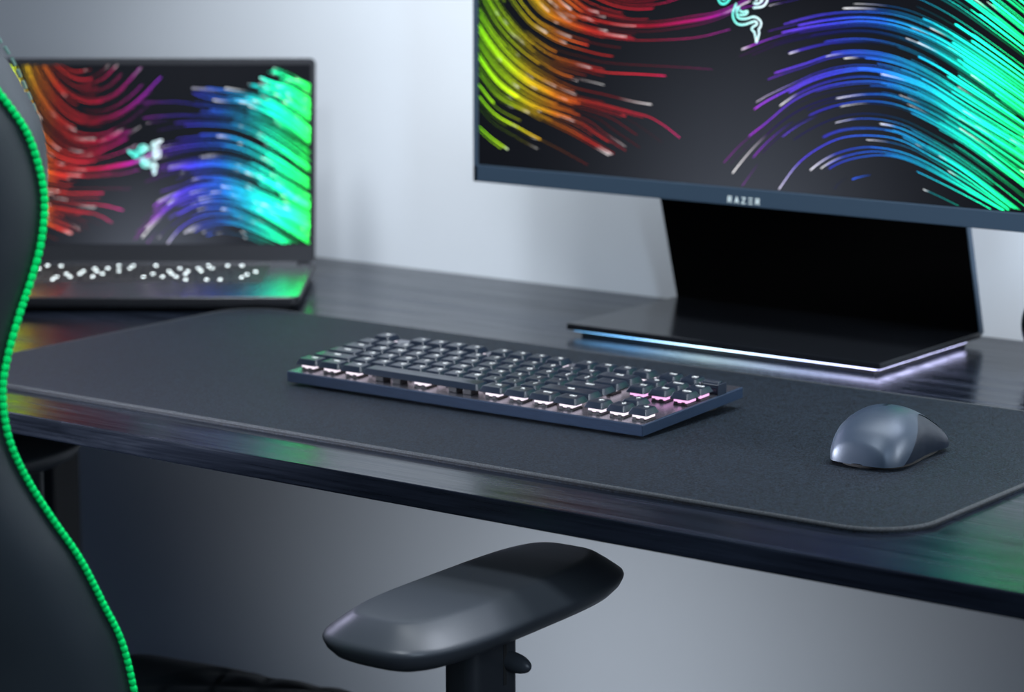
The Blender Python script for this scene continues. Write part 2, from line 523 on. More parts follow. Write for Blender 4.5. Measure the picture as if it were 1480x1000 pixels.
# ----------------------------------------------------------------- desk mat
mx0, mx1, my0, my1 = -.300, .6585, -.1305, .2835
th = .004
b = MB()
w, d = mx1 - mx0, my1 - my0
ring = lambda ins, z, r: rrect(w - 2 * ins, d - 2 * ins, r, 10, 0, 0, z)
b.loft([ring(.0, .0, .05), ring(0, th * .8, .05), ring(.0012, th, .0488), ring(.004, th, .046)])
dm = empty('desk_mat', ((mx0 + mx1) / 2, (my0 + my1) / 2, DESK))
tag(dm, 'large black cloth desk mat with rounded corners under the keyboard and mouse', 'desk mat')
b.build('cloth_surface', M['mat'], dm)
b = MB()
pts = rrect(w - .0016, d - .0016, .049, 10, 0, 0, th * .68)
rings = []
n = len(pts)
for i in range(n + 1):
    p = Vector(pts[i % n])
    dd = (Vector(pts[(i + 1) % n]) - Vector(pts[i - 1])).normalized()
    t = Vector((dd.y, -dd.x, 0))
    rings.append([p + t * (.0019 * math.cos(a)) + Vector((0, 0, .0017 * math.sin(a))) for a in [2 * PI * j / 8 for j in range(8)]])
b.loft(rings, cap0=False, cap1=False)
b.build('stitched_edge', M['mat_edge'], dm, angle=60)

# ----------------------------------------------------------------- keyboard
KW, KD, KH = .3635, .147, .0092
kb = empty('keyboard', (-.0058, .0083, DESK + .0065), (math.radians(2.5), 0, 0))
tag(kb, 'low-profile dark keyboard with white-lit keys lying on the desk mat', 'keyboard')
b = MB()
b.box(0, KW, 0, KD, 0, KH, b=.0007, seg=2)
b.build('case', M['kb_alu'], kb)
b = MB()
b.box(.0012, KW - .0012, .0012, KD - .0012, KH - .0004, KH + .00015)
b.build('top_plate', M['kb_plate'], kb)
for fx, fy, fh in ((.03, .02, .0034), (KW - .03, .02, .0034), (.03, KD - .02, .0080), (KW - .03, KD - .02, .0080)):
    b = MB()
    b.box(fx - .014, fx + .014, fy - .006, fy + .006, -fh, .0, b=.0006)
    b.build('foot', M['rubber'], kb)

U = .01955
CAPZ = KH + .0054
cap_mesh, sw_mesh, glyph_mesh = {}, {}, {}


def cap_me(wu, du=1.0):
    key = (wu, du)
    if key in cap_mesh:
        return cap_mesh[key]
    w, d = wu * U - .0012, du * U - .0012
    rings = []
    for ins, z, r in ((.0002, 0, .0016), (0, .0004, .0016), (.0021, .0043, .0013), (.0024, .0047, .0012), (.0028, .00485, .0011)):
        rings.append(rrect(w - 2 * ins, d - 2 * ins, r, 3, 0, 0, z))
    rings.append(rrect((w - .0056) * .6, (d - .0056) * .6, .0014, 3, 0, 0, .0046))
    m = MB().loft(rings)
    o = m.build('keycap', M['keycap'], None, angle=28)
    me = o.data
    bpy.data.objects.remove(o)
    cap_mesh[key] = me
    return me


def sw_me(pink, wu):
    key = (pink, wu)
    if key in sw_mesh:
        return sw_mesh[key]
    m = MB()
    z0 = -.0054
    m.box(-.0068, .0068, -.0068, .0068, z0, z0 + .0012, b=.0003, k=0)           # lower body
    m.box(-.0064, .0064, -.0066, .0066, z0 + .0022, z0 + .0054, b=.0004, k=1)   # lit translucent housing
    for sx in (-.0042, .0030):
        m.box(sx - .0016, sx + .0016, -.0072, -.0060, z0 + .0010, z0 + .0031, k=0)
        m.box(sx - .0016, sx + .0016, .0060, .0072, z0 + .0006, z0 + .0024, k=0)
    m.box(-.0050, .0050, -.0050, .0050, z0 + .0010, z0 + .0024, k=0)
    o = m.build('key_switch', None, None, mats=[M['switch'], M['key_led_pink' if pink else 'key_led']])
    me = o.data
    bpy.data.objects.remove(o)
    sw_mesh[key] = me
    return me


def text_me(txt, size):
    key = (txt, size)
    if key in glyph_mesh:
        return glyph_mesh[key]
    cu = bpy.data.curves.new('legend', 'FONT')
    cu.body = txt
    cu.size = size
    cu.align_x = 'CENTER'
    cu.align_y = 'CENTER'
    cu.extrude = .00004
    cu.offset = .00018
    o = bpy.data.objects.new('legend', cu)
    COL.objects.link(o)
    bpy.context.view_layer.update()
    ev = o.evaluated_get(bpy.context.evaluated_depsgraph_get())
    me = bpy.data.meshes.new_from_object(ev)
    me.materials.clear()
    me.materials.append(M['legend'])
    bpy.data.objects.remove(o)
    bpy.data.curves.remove(cu)
    glyph_mesh[key] = me
    return me


rows = [
    (0.0, [('Ctrl', 1.25), ('Win', 1.25), ('Alt', 1.25), ('', 6.25), ('Alt', 1.25), ('Fn', 1.25), ('Menu', 1.25), ('Ctrl', 1.25)]),
    (1.0, [('Shift', 2.25)] + [(c, 1) for c in 'ZXCVBNM,./'] + [('Shift', 2.75)]),
    (2.0, [('Caps', 1.75)] + [(c, 1) for c in "ASDFGHJKL;'"] + [('Enter', 2.25)]),
    (3.0, [('Tab', 1.5)] + [(c, 1) for c in 'QWERTYUIOP[]'] + [('\\', 1.5)]),
    (4.0, [(c, 1) for c in '`1234567890-='] + [('Back', 2)]),
    (5.25, [('Esc', 1), (None, 1), ('F1', 1), ('F2', 1), ('F3', 1), ('F4', 1), (None, .5), ('F5', 1), ('F6', 1), ('F7', 1), ('F8', 1), (None, .5), ('F9', 1), ('F10', 1), ('F11', 1), ('F12', 1)]),
]
keys = []
for ry, row in rows:
    x = 0
    for t, w in row:
        if t is not None:
            keys.append((t, x + w / 2, ry + .5, w))
        x += w
NAVX = {15.75: 15.80, 16.75: 16.87, 17.75: 17.94}
for t, kx, ky in (('\u2190', 15.75, .5), ('\u2193', 16.75, .5), ('\u2192', 17.75, .5), ('\u2191', 16.75, 1.5),
                  ('Del', 15.75, 3.5), ('End', 16.75, 3.5), ('PgDn', 17.75, 3.5), ('Ins', 15.75, 4.5), ('Home', 16.75, 4.5), ('PgUp', 17.75, 4.5),
                  ('PrtS', 15.75, 5.75), ('M', 16.75, 5.75)):
    keys.append((t, NAVX[kx], ky, 1))
KX0 = (KW - 18.25 * U) / 2
KY0 = .0062
for t, kx, ky, w in keys:
    o = link(bpy.data.objects.new('keycap', cap_me(w)), kb)
    o.location = (KX0 + kx * U, KY0 + ky * U, CAPZ)
    pink = kx > 15 and ky > 1.2
    s = link(bpy.data.objects.new('key_switch', sw_me(pink, w)), o)
    if w > 3:
        for sx in (-.045, -.027, .032, .047):
            m = MB()
            m.box(sx - .0045, sx + .0045, -.005, .005, -.0054, .0001, b=.0006)
            m.build('stabiliser_post', M['switch'], o)
    if t:
        l = link(bpy.data.objects.new('legend', text_me(t, .0058 if len(t) == 1 else .0036)), o)
        l.location = (.001 if w < 1.6 else 0, .0022, .00490)
b = MB()
rx, ry = KX0 + 17.95 * U, KY0 + 5.62 * U
n = 36
rings = []
for xx, rr in ((-.0075, .0052), (-.0068, .0060), (.0068, .0060), (.0075, .0052)):
    rings.append([(rx + xx, ry + rr * math.cos(2 * PI * i / n) * (1 if i % 2 else .95), KH + .0052 + rr * math.sin(2 * PI * i / n) * (1 if i % 2 else .95)) for i in range(n)])
b.loft(rings)
vr = b.build('volume_roller', M['keycap'], kb)
for xx in (-.0090, .0078):
    b = MB()
    b.box(rx + xx, rx + xx + .0012, ry - .0065, ry + .0065, KH - .0002, KH + .0095, b=.0005)
    b.build('roller_bracket', M['trim_light'] if xx < 0 else M['keycap'], kb)

# ------------------------------------------------------------------ monitor
SX0, SX1, SZ0 = -.0985, .513, .888
SW = SX1 - SX0
SH = SW * 9 / 16
MY = .40
mo = empty('monitor', (.207, .45, DESK))
tag(mo, 'large flat monitor with thin bezel and colourful streaks on screen, on an angular black stand', 'monitor')
T = Matrix.Translation(Vector((-.207, -.45, -DESK)))
b = MB()
x0, x1, z0, z1 = SX0 - .0055, SX1 + .0055, .8712, SZ0 + SH + .006
b.box(x0, x1, MY - .0016, MY + .0005, z0, SZ0 - .0004, b=.0006, M=T)                   # chin
b.box(x0, SX0 - .0004, MY - .0016, MY + .0005, z0, z1, b=.0006, M=T)
b.box(SX1 + .0004, x1, MY - .0016, MY + .0005, z0, z1, b=.0006, M=T)
b.box(x0, x1, MY - .0016, MY + .0005, SZ0 + SH + .0004, z1, b=.0006, M=T)
b.box(x0, x1, MY + .0003, MY + .020, z0, z1, b=.0022, M=T)
b.box(-.02, .434, MY + .018, MY + .045, z0 + .05, z1 - .04, b=.006, M=T)
b.build('housing', M['monitor'], mo)
o = link(bpy.data.objects.new('screen', wallpaper_mesh('screen', SW, M['screen'], 130, 190, .9, 2.3, 1.2)), mo)
o.location = (SX0 - .207, MY - .0004 - .45, SZ0 - DESK)
# stand: L-shaped folded sheet
bx0, bx1, by0, by1 = .040, .3740, .354, .5435
tilt = math.radians(17.5)
b = MB()
zb0, zb1 = DESK + .0062, DESK + .0122
b.box(bx0, bx1, by0, by1 + .002, zb0, zb1, b=.0008, M=T)
b.build('stand_base', M['stand'], mo)
b = MB()
hgt = .345
R = Matrix.Translation(Vector((0, by1 + .0015, zb1 - .0045))) @ Matrix.Rotation(tilt, 4, 'X')
b.box(bx0, bx1, -.0005, .0075, 0, hgt, b=.0010, M=T @ R)
b.build('stand_upright', M['monitor'], mo)
b = MB()
b.box(bx0 + .0006, bx1 - .0012, -.0010, .0002, .004, hgt - .004, M=T @ R)
o = b.build('stand_front_panel', M['stand_face'], mo)
b = MB()
b.box(.16, .255, MY + .040, MY + .062, .95, 1.06, b=.004, M=T)
b.build('mount_bracket', M['plastic'], mo)
b = MB()
b.box(bx0 + .012, bx1 - .010, by0 + .008, by1 - .010, DESK, zb0 + .0003, M=T)
b.build('base_foot', M['rubber'], mo)
b = MB()
b.box(bx0 + .006, bx1 - .006, by0 + .0035, by0 + .0070, DESK + .0048, DESK + .0063, M=T)
b.box(bx1 - .0070, bx1 - .0035, by0 + .006, by1 - .02, DESK + .0048, DESK + .0063, M=T)
b.build('light_strip', M['led_strip'], mo)
# lettering on the chin, drawn as strokes
LET = {'R': [[(0, 0), (0, 1), (.62, 1), (.62, .52), (0.05, .52)], [(.25, .5), (.65, 0)]],
       'A': [[(0, 0), (.34, 1), (.68, 0)], [(.2, .25), (.48, .25)]],
       'Z': [[(0, 1), (.64, 1), (0, 0), (.66, 0)]],
       'E': [[(0, 1), (.64, 1)], [(0, .5), (.64, .5)], [(0, 0), (.64, 0)]]}


def strokes(word, size, gap, wid, depth):
    m = MB()
    x = 0
    for ch in word:
        for st in LET[ch]:
            for (ax, ay), (bx, by) in zip(st, st[1:]):
                p, q = Vector((x + ax * size, 0, ay * size)), Vector((x + bx * size, 0, by * size))
                d = (q - p).normalized() * wid / 2
                nrm = Vector((-d.z, 0, d.x))
                v = [p - d - nrm, q + d - nrm, q + d + nrm, p - d + nrm]
                vv = v + [w_ - Vector((0, depth, 0)) for w_ in v]
                m.add(vv, [[0, 1, 2, 3], [4, 5, 6, 7], [0, 1, 5, 4], [1, 2, 6, 5], [2, 3, 7, 6], [3, 0, 4, 7]])
        x += size * .66 + gap
    return m, x - gap


m, tw = strokes('RAZER', .0050, .0041, .0008, .0003)
o = m.build('brand_lettering', M['white_print'], mo)
o.location = (.2053 - tw / 2 - .207, MY - .0016 - .45, .8742 - DESK)

# ------------------------------------------------------------------- laptop
LYAW = .6377
LP = empty('laptop', (-.245, .3001, DESK), (0, 0, LYAW))      # at its front right corner
tag(LP, 'open dark laptop with glowing keys and colourful screen, at the left end of the desk', 'laptop')
LW, LD, LHt = .357, .232, .0155
b = MB()
rings = []
for ins, z, r in ((.010, .002, .010), (.003, .0045, .010), (.0004, .0085, .010), (.0, .0145, .010), (.0006, LHt - .0002, .010), (.0014, LHt, .010)):
    rings.append(rrect(LW - 2 * ins, LD - 2 * ins, r, 5, -LW / 2, LD / 2, z))
b.loft(rings)
b.build('base', M['laptop'], LP)
b = MB()
b.loft([rrect(LW - .003, LD - .004, .009, 5, -LW / 2, LD / 2, LHt - .0003), rrect(LW - .003, LD - .004, .009, 5, -LW / 2, LD / 2, LHt + .0001)])
b.build('palm_rest', M['laptop_deck'], LP)
for fx in (-LW + .03, -.03):
    for fy in (.03, LD - .03):
        b = MB()
        b.box(fx - .02, fx + .02, fy - .004, fy + .004, 0, .0028, b=.0004)
        b.build('foot', M['rubber'], LP)
tpx0, tpx1 = -LW / 2 - .060, -LW / 2 + .060
b = MB()
b.box(tpx0, tpx1, .004, .080, LHt - .0004, LHt + .0002)
b.build('trackpad', M['trackpad'], LP)
b = MB()
b.box(tpx0 + .005, tpx1 - .008, .0004, .0022, LHt - .0012, LHt + .0001)
b.build('lid_notch', M['trim_light'], LP)
lk = {}


def lkey(w):
    if w in lk:
        return lk[w]
    m = MB()
    ww = w * .0182 - .0022
    m.loft([rrect(ww, .0160, .0015, 3, 0, 0, 0), rrect(ww, .0160, .0015, 3, 0, 0, .0008), rrect(ww - .0006, .0154, .0015, 3, 0, 0, .0011)])
    o = m.build('key', M['laptop_key'])
    me = o.data
    bpy.data.objects.remove(o)
    lk[w] = me
    return me


lleg = {}


def lkleg(kind):
    if kind in lleg:
        return lleg[kind]
    m = MB()
    r = random.Random(kind)
    hh = .0018
    for px, pz in ((r.uniform(-.003, .003), r.uniform(-.003, .003)),):
        m.cyl((px, pz, 0), (0, 0, 1), hh, .00012, n=8)
    o = m.build('key_glow', M['laptop_legend'])
    me = o.data
    bpy.data.objects.remove(o)
    lleg[kind] = me
    return me


lrows = [(5, [1.05] * 14), (4, [1] * 13 + [1.7]), (3, [1.5] + [1] * 12 + [1.2]), (2, [1.7] + [1] * 11 + [2.0]), (1, [2.3] + [1] * 10 + [2.4]), (0, [1.2, 1, 1, 1.2, 5.3, 1.2, 1, 1, .9, .9])]
kx0 = -LW / 2 - 14.7 * .0182 / 2
for ry, ws in lrows:
    x = kx0
    for i, wv in enumerate(ws):
        k = link(bpy.data.objects.new('key', lkey(wv)), LP)
        k.location = (x + wv * .0182 / 2, .100 + ry * .0182, LHt)
        if (i * 7 + ry * 3) % 5 in (1, 3):
            x += wv * .0182
            continue
        g = link(bpy.data.objects.new('key_glow', lkleg((ry * 5 + i) % 6)), k)
        g.location = (0, 0, .0011)
        x += wv * .0182
# lid
HY = .215
lid = empty('lid', (0, 0, 0), parent=LP)
lid.location = (0, HY, LHt + .001)
lid.rotation_euler = (-math.radians(13), 0, 0)
bpy.data.objects.remove(lid)
Tl = Matrix.Translation(Vector((0, HY, LHt + .001))) @ Matrix.Rotation(-math.radians(13), 4, 'X')
b = MB()
LL = .2185
prof = []
rings = []
for ins, y, r in ((.0006, -.0002, .006), (0, .0006, .006), (0, .0042, .006), (.0012, .0052, .006)):
    rr = rrect(LW - 2 * ins, LL - 2 * ins, r, 4, -LW / 2, LL / 2, 0)
    rings.append([Tl @ Vector((p[0], y, p[1])) for p in rr])
b.loft(rings)
lidobj = b.build('lid', M['laptop'], LP)
b = MB()
a0, a1 = Tl @ Vector((-LW + .02, .004, -.001)), Tl @ Vector((-.02, .004, -.001))
b.cyl(a0, a1 - a0, .0045, (a1 - a0).length, n=16)
b.build('hinge', M['laptop'], LP, angle=30)
lsw = .3415
o = link(bpy.data.objects.new('screen', wallpaper_mesh('laptop_screen', lsw, M['laptop_screen'], 160, 250, 1.05, 1.9, 2.4)), LP)
o.matrix_local = Tl @ Matrix.Translation(Vector((-LW + .0105, -.0009, .0195)))

# -------------------------------------------------------------------- mouse
ms = empty('mouse', (.5385, .0715, DESK + .004), (0, 0, math.radians(1)))
tag(ms, 'dark blue-grey rounded computer mouse resting on the right of the desk mat', 'mouse')
ML = .103
# along y from rear (-ML/2) to front; half widths, crest heights
HWt = [(-1, .005), (-.985, .0145), (-.95, .0215), (-.9, .0258), (-.75, .0315), (-.5, .0350), (-.2, .0345), (.1, .0325), (.4, .0318), (.7, .0318), (.88, .0290), (.96, .0235), (.985, .016), (1, .005)]
HTt = [(-1, .0045), (-.985, .0115), (-.95, .0180), (-.9, .0222), (-.75, .0302), (-.5, .0378), (-.2, .0412), (.1, .0392), (.4, .0340), (.7, .0255), (.88, .0195), (.96, .0150), (.985, .011), (1, .0045)]


def smooth_tab(tab):
    xs = [t[0] for t in tab]

    def f(x):
        P = catmull([(t[0], t[1]) for t in tab], 200)
        return interp([(p.x, p.y) for p in P], x)
    return f


hw_f, ht_f = smooth_tab(HWt), smooth_tab(HTt)
ZB = .0035


def mouse_pt(t, a):
    """a from 0 (right bottom) to 1 (left bottom) over the top"""
    ang = a * PI
    hw, ht = hw_f(t), ht_f(t)
    ex = 2.25
    c, s = math.cos(ang), math.sin(ang)
    x = hw * math.copysign(abs(c) ** (2 / ex), c)
    z = ZB + (ht - ZB) * abs(s) ** (2 / 2.1)
    # slight waist at the sides below mid height
    low = max(0, 1 - (z - ZB) / .022)
    x *= 1 - .10 * low * (1 - t * t) - .04 * low
    return Vector((x, t * ML / 2, z))


NT, NA = 64, 40
ts = [-math.cos(PI * i / NT) for i in range(NT + 1)]


def side_a(t):
    """upper limit of the side grip along the flank (in a)"""
    if t < -.66:
        return 0.0
    q = (t + .66) / 1.66
    return .36 * (math.sin(min(1, q * 1.35) * PI / 2)) * (1 - .35 * max(0, q - .55) / .45)


def mouse_surf(fa0, fa1, t0, t1, inset, n=NA):
    V, F = [], []
    tt = [t for t in ts if t0 <= t <= t1]
    for t in tt:
        for j in range(n + 1):
            a = fa0(t) + (fa1(t) - fa0(t)) * j / n
            p = mouse_pt(t, a)
            if inset:
                c = Vector((0, p.y * .995, .018))
                p = p + (c - p).normalized() * inset
            V.append(p)
    for i in range(len(tt) - 1):
        for j in range(n):
            F.append([i * (n + 1) + j, i * (n + 1) + j + 1, (i + 1) * (n + 1) + j + 1, (i + 1) * (n + 1) + j])
    return V, F


V, F = mouse_surf(lambda t: side_a(t) + (.006 if side_a(t) > 0 else 0), lambda t: 1 - side_a(t) - (.006 if side_a(t) > 0 else 0), -1, 1, 0)
mk('top_shell', V, F, M['mouse'], ms, angle=60)
for side in (0, 1):
    if side == 0:
        V, F = mouse_surf(lambda t: 0, lambda t: side_a(t) + .012, -.70, 1, .0007, 16)
    else:
        V, F = mouse_surf(lambda t: 1 - side_a(t) - .012, lambda t: 1, -.70, 1, .0007, 16)
    mk('side_grip', V, F, M['mouse_side'], ms, angle=60)
b = MB()
rings = []
for z, k in ((.0, .76), (.0012, .80), (ZB, .82), (ZB + .004, .84), (ZB + .010, .80)):
    ring_ = []
    for i in range(48):
        a = 2 * PI * i / 48
        t = math.sin(a)
        hw = hw_f(max(-1, min(1, t))) * k
        ring_.append((hw * (1 if math.cos(a) > 0 else -1) * (abs(math.cos(a)) ** .25), t * ML / 2 * (k + .12), z))
    rings.append(ring_)
b.loft(rings)
b.build('underside', M['rubber'], ms)
b = MB()
b.cyl((-.0035, .036, .0190), (1, 0, 0), .0085, .007, n=32, b=.001)
b.build('scroll_wheel', M['rubber'], ms)
b = MB()
p0 = mouse_pt(-.12, .5)
b.box(-.002, .002, -.0105, -.0035, p0.z - .0020, p0.z + .0002, b=.0004)
b.build('profile_button', M['mouse_side'], ms)

# -------------------------------------------------------------------- chair
CH = empty('gaming_chair', (.0391, -.126, 0), (0, 0, math.radians(-13.5)))
tag(CH, 'black leather gaming chair with bright green piping, back turned to the left of the frame', 'chair')
EDGE = [(.44, -.235), (.54, -.238), (.60, -.243), (.642, -.250), (.672, -.258), (.697, -.270), (.733, -.288), (.765, -.309), (.796, -.3275), (.824, -.339), (.854, -.342), (.878, -.337), (.903, -.328), (.924, -.319), (.946, -.3115), (.972, -.308), (.994, -.311), (1.019, -.320), (1.044, -.337), (1.066, -.355), (1.10, -.385), (1.14, -.42), (1.20, -.455), (1.27, -.475), (1.33, -.480)]
EP = catmull([(z, y) for z, y in EDGE], 160)
edge_y = lambda z: interp([(p.x, p.y) for p in EP], z)
# how far the front bolster stands forward of the piping
LIP = [(.44, .004), (.70, .003), (.85, .003), (.93, .006), (.972, .010), (.995, .017), (1.02, .026), (1.044, .034), (1.066, .042), (1.10, .048), (1.33, .045)]
XW = [(.44, .262), (1.02, .270), (1.10, .262), (1.2, .235), (1.27, .20), (1.31, .15), (1.33, .10)]
zs = [.44 + .89 * i / 110 for i in range(111)]


def back_ring(z):
    ye, lip, xw = edge_y(z), interp(LIP, z), interp(XW, z)
    depth = .135 + .02 * math.sin((z - .44) * 3)
    yr = ye - depth - .10 * max(0, (z - 1.1))
    yc = min(ye - .035, -.30 - (z - .5) * .22) if z < 1.1 else ye - .02
    half = []
    # from front centre out to bolster, piping edge, side panel, rear centre
    half.append((0, yc + .002))
    half.append((xw * .30, yc))
    half.append((xw * .52, yc + .004))
    half.append((xw * .62, ye - .018 + lip * .5))
    half.append((xw * .74, ye + lip * .85 - .002))
    half.append((xw * .86, ye + lip))
    half.append((xw * .955, ye + lip * .7))
    half.append((xw * .99, ye + lip * .2))
    half.append((xw, ye - .004))            # piping line
    for q, bulge in ((.10, .004), (.22, .010), (.40, .013), (.60, .010), (.80, .002)):
        half.append((xw + bulge, ye - .004 - (depth - .02) * q))
    half.append((xw - .010, yr + .010))
    half.append((xw - .028, yr))
    half.append((xw * .5, yr - .012))
    half.append((0, yr - .016))
    right = [(x, y, z) for x, y in half]
    left = [(-x, y, z) for x, y in half[1:-1]][::-1]
    return right + left


rings = [back_ring(z) for z in zs]
nring = len(rings[0])
b = MB()
b.loft(rings)
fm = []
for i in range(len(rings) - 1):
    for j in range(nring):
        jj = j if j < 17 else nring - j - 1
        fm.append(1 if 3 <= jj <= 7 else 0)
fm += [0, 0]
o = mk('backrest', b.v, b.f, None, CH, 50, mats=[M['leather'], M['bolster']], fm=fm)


def piping(sx):
    """plump green welt: a row of little rounded stitches"""
    m = MB()
    line = [Vector((sx * (interp(XW, z) + .0015), edge_y(z) - .002, z)) for z in [.44 + .89 * i / 900 for i in range(901)]]
    L = 0
    pts = [line[0]]
    for p, q in zip(line, line[1:]):
        L += (q - p).length
        if L >= .0043:
            pts.append(q)
            L = 0
    for p, q in zip(pts, pts[1:]):
        d = (q - p)
        ln = d.length
        d = d.normalized()
        t = d.cross(Vector((1, 0, 0))).normalized()
        u = t.cross(d)
        rr = []
        for s, r in ((-.02, .0017), (.12, .0023), (.35, .0026), (.65, .0026), (.88, .0023), (1.02, .0017)):
            rr.append([p + d * (ln * s) + (t * math.cos(a) + u * math.sin(a)) * r for a in [2 * PI * k / 8 for k in range(8)]])
        m.loft(rr)
    return m


for sx in (1, -1):
    pp = piping(sx).build('piping', M['green'], CH, angle=80)
    pp['label'] = 'bright green stitched piping'
# fine seam stitches on the forward rim of the shoulder bolster
thread = mat('seam_thread', (.16, .30, .25, 1), rough=.6)
for sx in (1, -1):
    m = MB()
    for z in [.93 + .0075 * i for i in range(30)]:
        xw, ye, lip = interp(XW, z), edge_y(z), interp(LIP, z)
        m.tube([(sx * xw * .885, ye + lip + .0008, z), (sx * xw * .885, edge_y(z + .005) + interp(LIP, z + .005) + .0008, z + .005)], .0011, n=6)
    m.build('seam_stitching', thread, CH, angle=60)

# seat cushion with diamond quilting
b = MB()
NX, NY = 96, 84


def seat_z(x, y):
    # front of the seat rolls down, side bolsters rise
    f = max(0, (y + .11 * (x / .284) ** 2 - .150) / .10)
    z = .466 - .040 * f * f
    bol = max(0, (abs(x) - .17) / .09)
    z += .006 * min(1, bol) ** 1.5 * (1 if abs(x) < .262 else max(0, 1 - ((abs(x) - .262) / .022) ** 2))
    if abs(x) > .262:
        z -= .05 * ((abs(x) - .262) / .022) ** 2
    if abs(x) < .19:
        u_, v_ = (x + y) / .062, (x - y) / .062
        du = abs(u_ - round(u_))
        dv = abs(v_ - round(v_))
        z += .005 * (min(du, dv) * 2) ** .45 - .005
    return z


V, F = [], []
for j in range(NY + 1):
    for i in range(NX + 1):
        x = -.284 + .568 * i / NX
        y = -.29 + .525 * j / NY
        V.append((x, y, seat_z(x, y)))
for j in range(NY):
    for i in range(NX):
        a = j * (NX + 1) + i
        F.append([a, a + 1, a + NX + 2, a + NX + 1])
n0 = len(V)
per = [i for i in range(NX + 1)] + [j * (NX + 1) + NX for j in range(1, NY + 1)] + [NY * (NX + 1) + i for i in range(NX - 1, -1, -1)] + [j * (NX + 1) for j in range(NY - 1, 0, -1)]
for i in per:
    x, y, z = V[i]
    V.append((x * .97, y * .97, .375))
np_ = len(per)
for k in range(np_):
    F.append([per[k], n0 + k, n0 + (k + 1) % np_, per[(k + 1) % np_]])
F.append([n0 + k for k in range(np_)])
mk('seat_cushion', V, F, M['leather_dull'], CH, 60)

# right armrest (and its twin, hidden by the backrest)
for sx in (1, -1):
    ax, ay, az = sx * .3209, (.0070 if sx > 0 else -.075), .6475
    b = MB()
    NP = 72
    PC, PS = math.cos(math.radians(15.6)), math.sin(math.radians(15.6)) * sx

    def pad_ring(ins, z, flat=1.0):
        L2, W2 = .141 - ins, .0585 - ins * flat
        out = []
        for i in range(NP):
            a = 2 * PI * i / NP
            c, s = math.cos(a), math.sin(a)
            e = 2 / 3.75
            x = W2 * math.copysign(abs(c) ** e, c)
            y = L2 * math.copysign(abs(s) ** e, s)
            out.append((ax + x * PC - y * PS * sx, ay + x * PS * sx + y * PC, az + z))
        return out
    b.loft([pad_ring(.024, -.004), pad_ring(.015, -.0035), pad_ring(.008, .0), pad_ring(.0025, .006), pad_ring(.0004, .0105), pad_ring(0, .0125), pad_ring(.0008, .0145), pad_ring(.0028, .0163),
            pad_ring(.0100, .0222), pad_ring(.0185, .0281), pad_ring(.0205, .0290), pad_ring(.0225, .0295), pad_ring(.026, .0297), pad_ring(.045, .0298)])
    b.build('armrest_pad', M['arm_pad'], CH, angle=80)
    px, py = sx * .331, .0
    b = MB()
    b.loft([rrect(.036, .046, .010, 5, px, py, .43), rrect(.036, .046, .010, 5, px, py, .640), rrect(.050, .070, .012, 5, px, py, .6445)])
    b.build('armrest_post', M['plastic'], CH, angle=50)
    b = MB()
    c0 = Vector((px + sx * .014, py + .0135, .6215))
    rr = []
    for q in range(9):
        s = q / 8
        r = .0075 * math.sqrt(max(.02, 1 - (s * 1.0) ** 2.4))
        rr.append([c0 + Vector((sx * (s * .022 + .003), 0, 0)) + Vector((0, math.cos(a) * r * .95, math.sin(a) * r)) for a in [2 * PI * k / 20 for k in range(20)]])
    b.loft(rr)
    b.build('height_lever', M['arm_pad'], CH, angle=80)
    b = MB()
    b.box(px + sx * .018 - .0004, px + sx * .018 + .0004, py + .006, py + .009, .605, .640)
    b.build('lever_slot', M['rubber'], CH)
    b = MB()
    b.box(min(sx * .20, sx * .345), max(sx * .20, sx * .345), -.025, .025, .355, .372, b=.004)
    b.box(px - .016, px + .016, -.02, .02, .355, .44, b=.004)
    b.build('armrest_bracket', M['plastic'], CH)
b = MB()
b.cyl((0, -.03, .10), (0, 0, 1), .03, .20, n=24)
b.cyl((0, -.03, .28), (0, 0, 1), .018, .08, n=24)
b.box(-.12, .12, -.15, .09, .345, .376, b=.006)
b.build('gas_lift', M['plastic'], CH)
b = MB()
for k in range(5):
    a = 2 * PI * k / 5 + .3
    d = Vector((math.cos(a), math.sin(a), 0))
    t = Vector((-d.y, d.x, 0))
    c = Vector((0, -.03, 0))
    rr = []
    for s, w_, z0_, z1_ in ((0, .03, .08, .13), (.2, .024, .072, .105), (.32, .018, .064, .086)):
        rr.append([c + d * s + t * w_ + Vector((0, 0, z0_)), c + d * s + t * w_ * .7 + Vector((0, 0, z1_)), c + d * s - t * w_ * .7 + Vector((0, 0, z1_)), c + d * s - t * w_ + Vector((0, 0, z0_))])
    b.loft(rr)
b.build('star_base', M['plastic'], CH)
for k in range(5):
    a = 2 * PI * k / 5 + .3
    d = Vector((math.cos(a), math.sin(a), 0))
    t = Vector((-d.y, d.x, 0))
    b = MB()
    p = Vector((0, -.03, 0)) + d * .305
    b.cyl(p + t * .006 + Vector((0, 0, .032)), t, .032, .018, n=24, b=.004)
    b.cyl(p - t * .006 + Vector((0, 0, .032)), -t, .032, .018, n=24, b=.004)
    b.cyl(p + Vector((0, 0, .03)), (0, 0, 1), .006, .045, n=12)
    b.build('caster', M['rubber'], CH)
b = MB()
b.box(-.03, .03, -.40, -.05, .36, .376, b=.004)
b.box(-.06, .06, -.42, -.385, .36, .56, b=.006)
b.build('back_bracket', M['plastic'], CH)

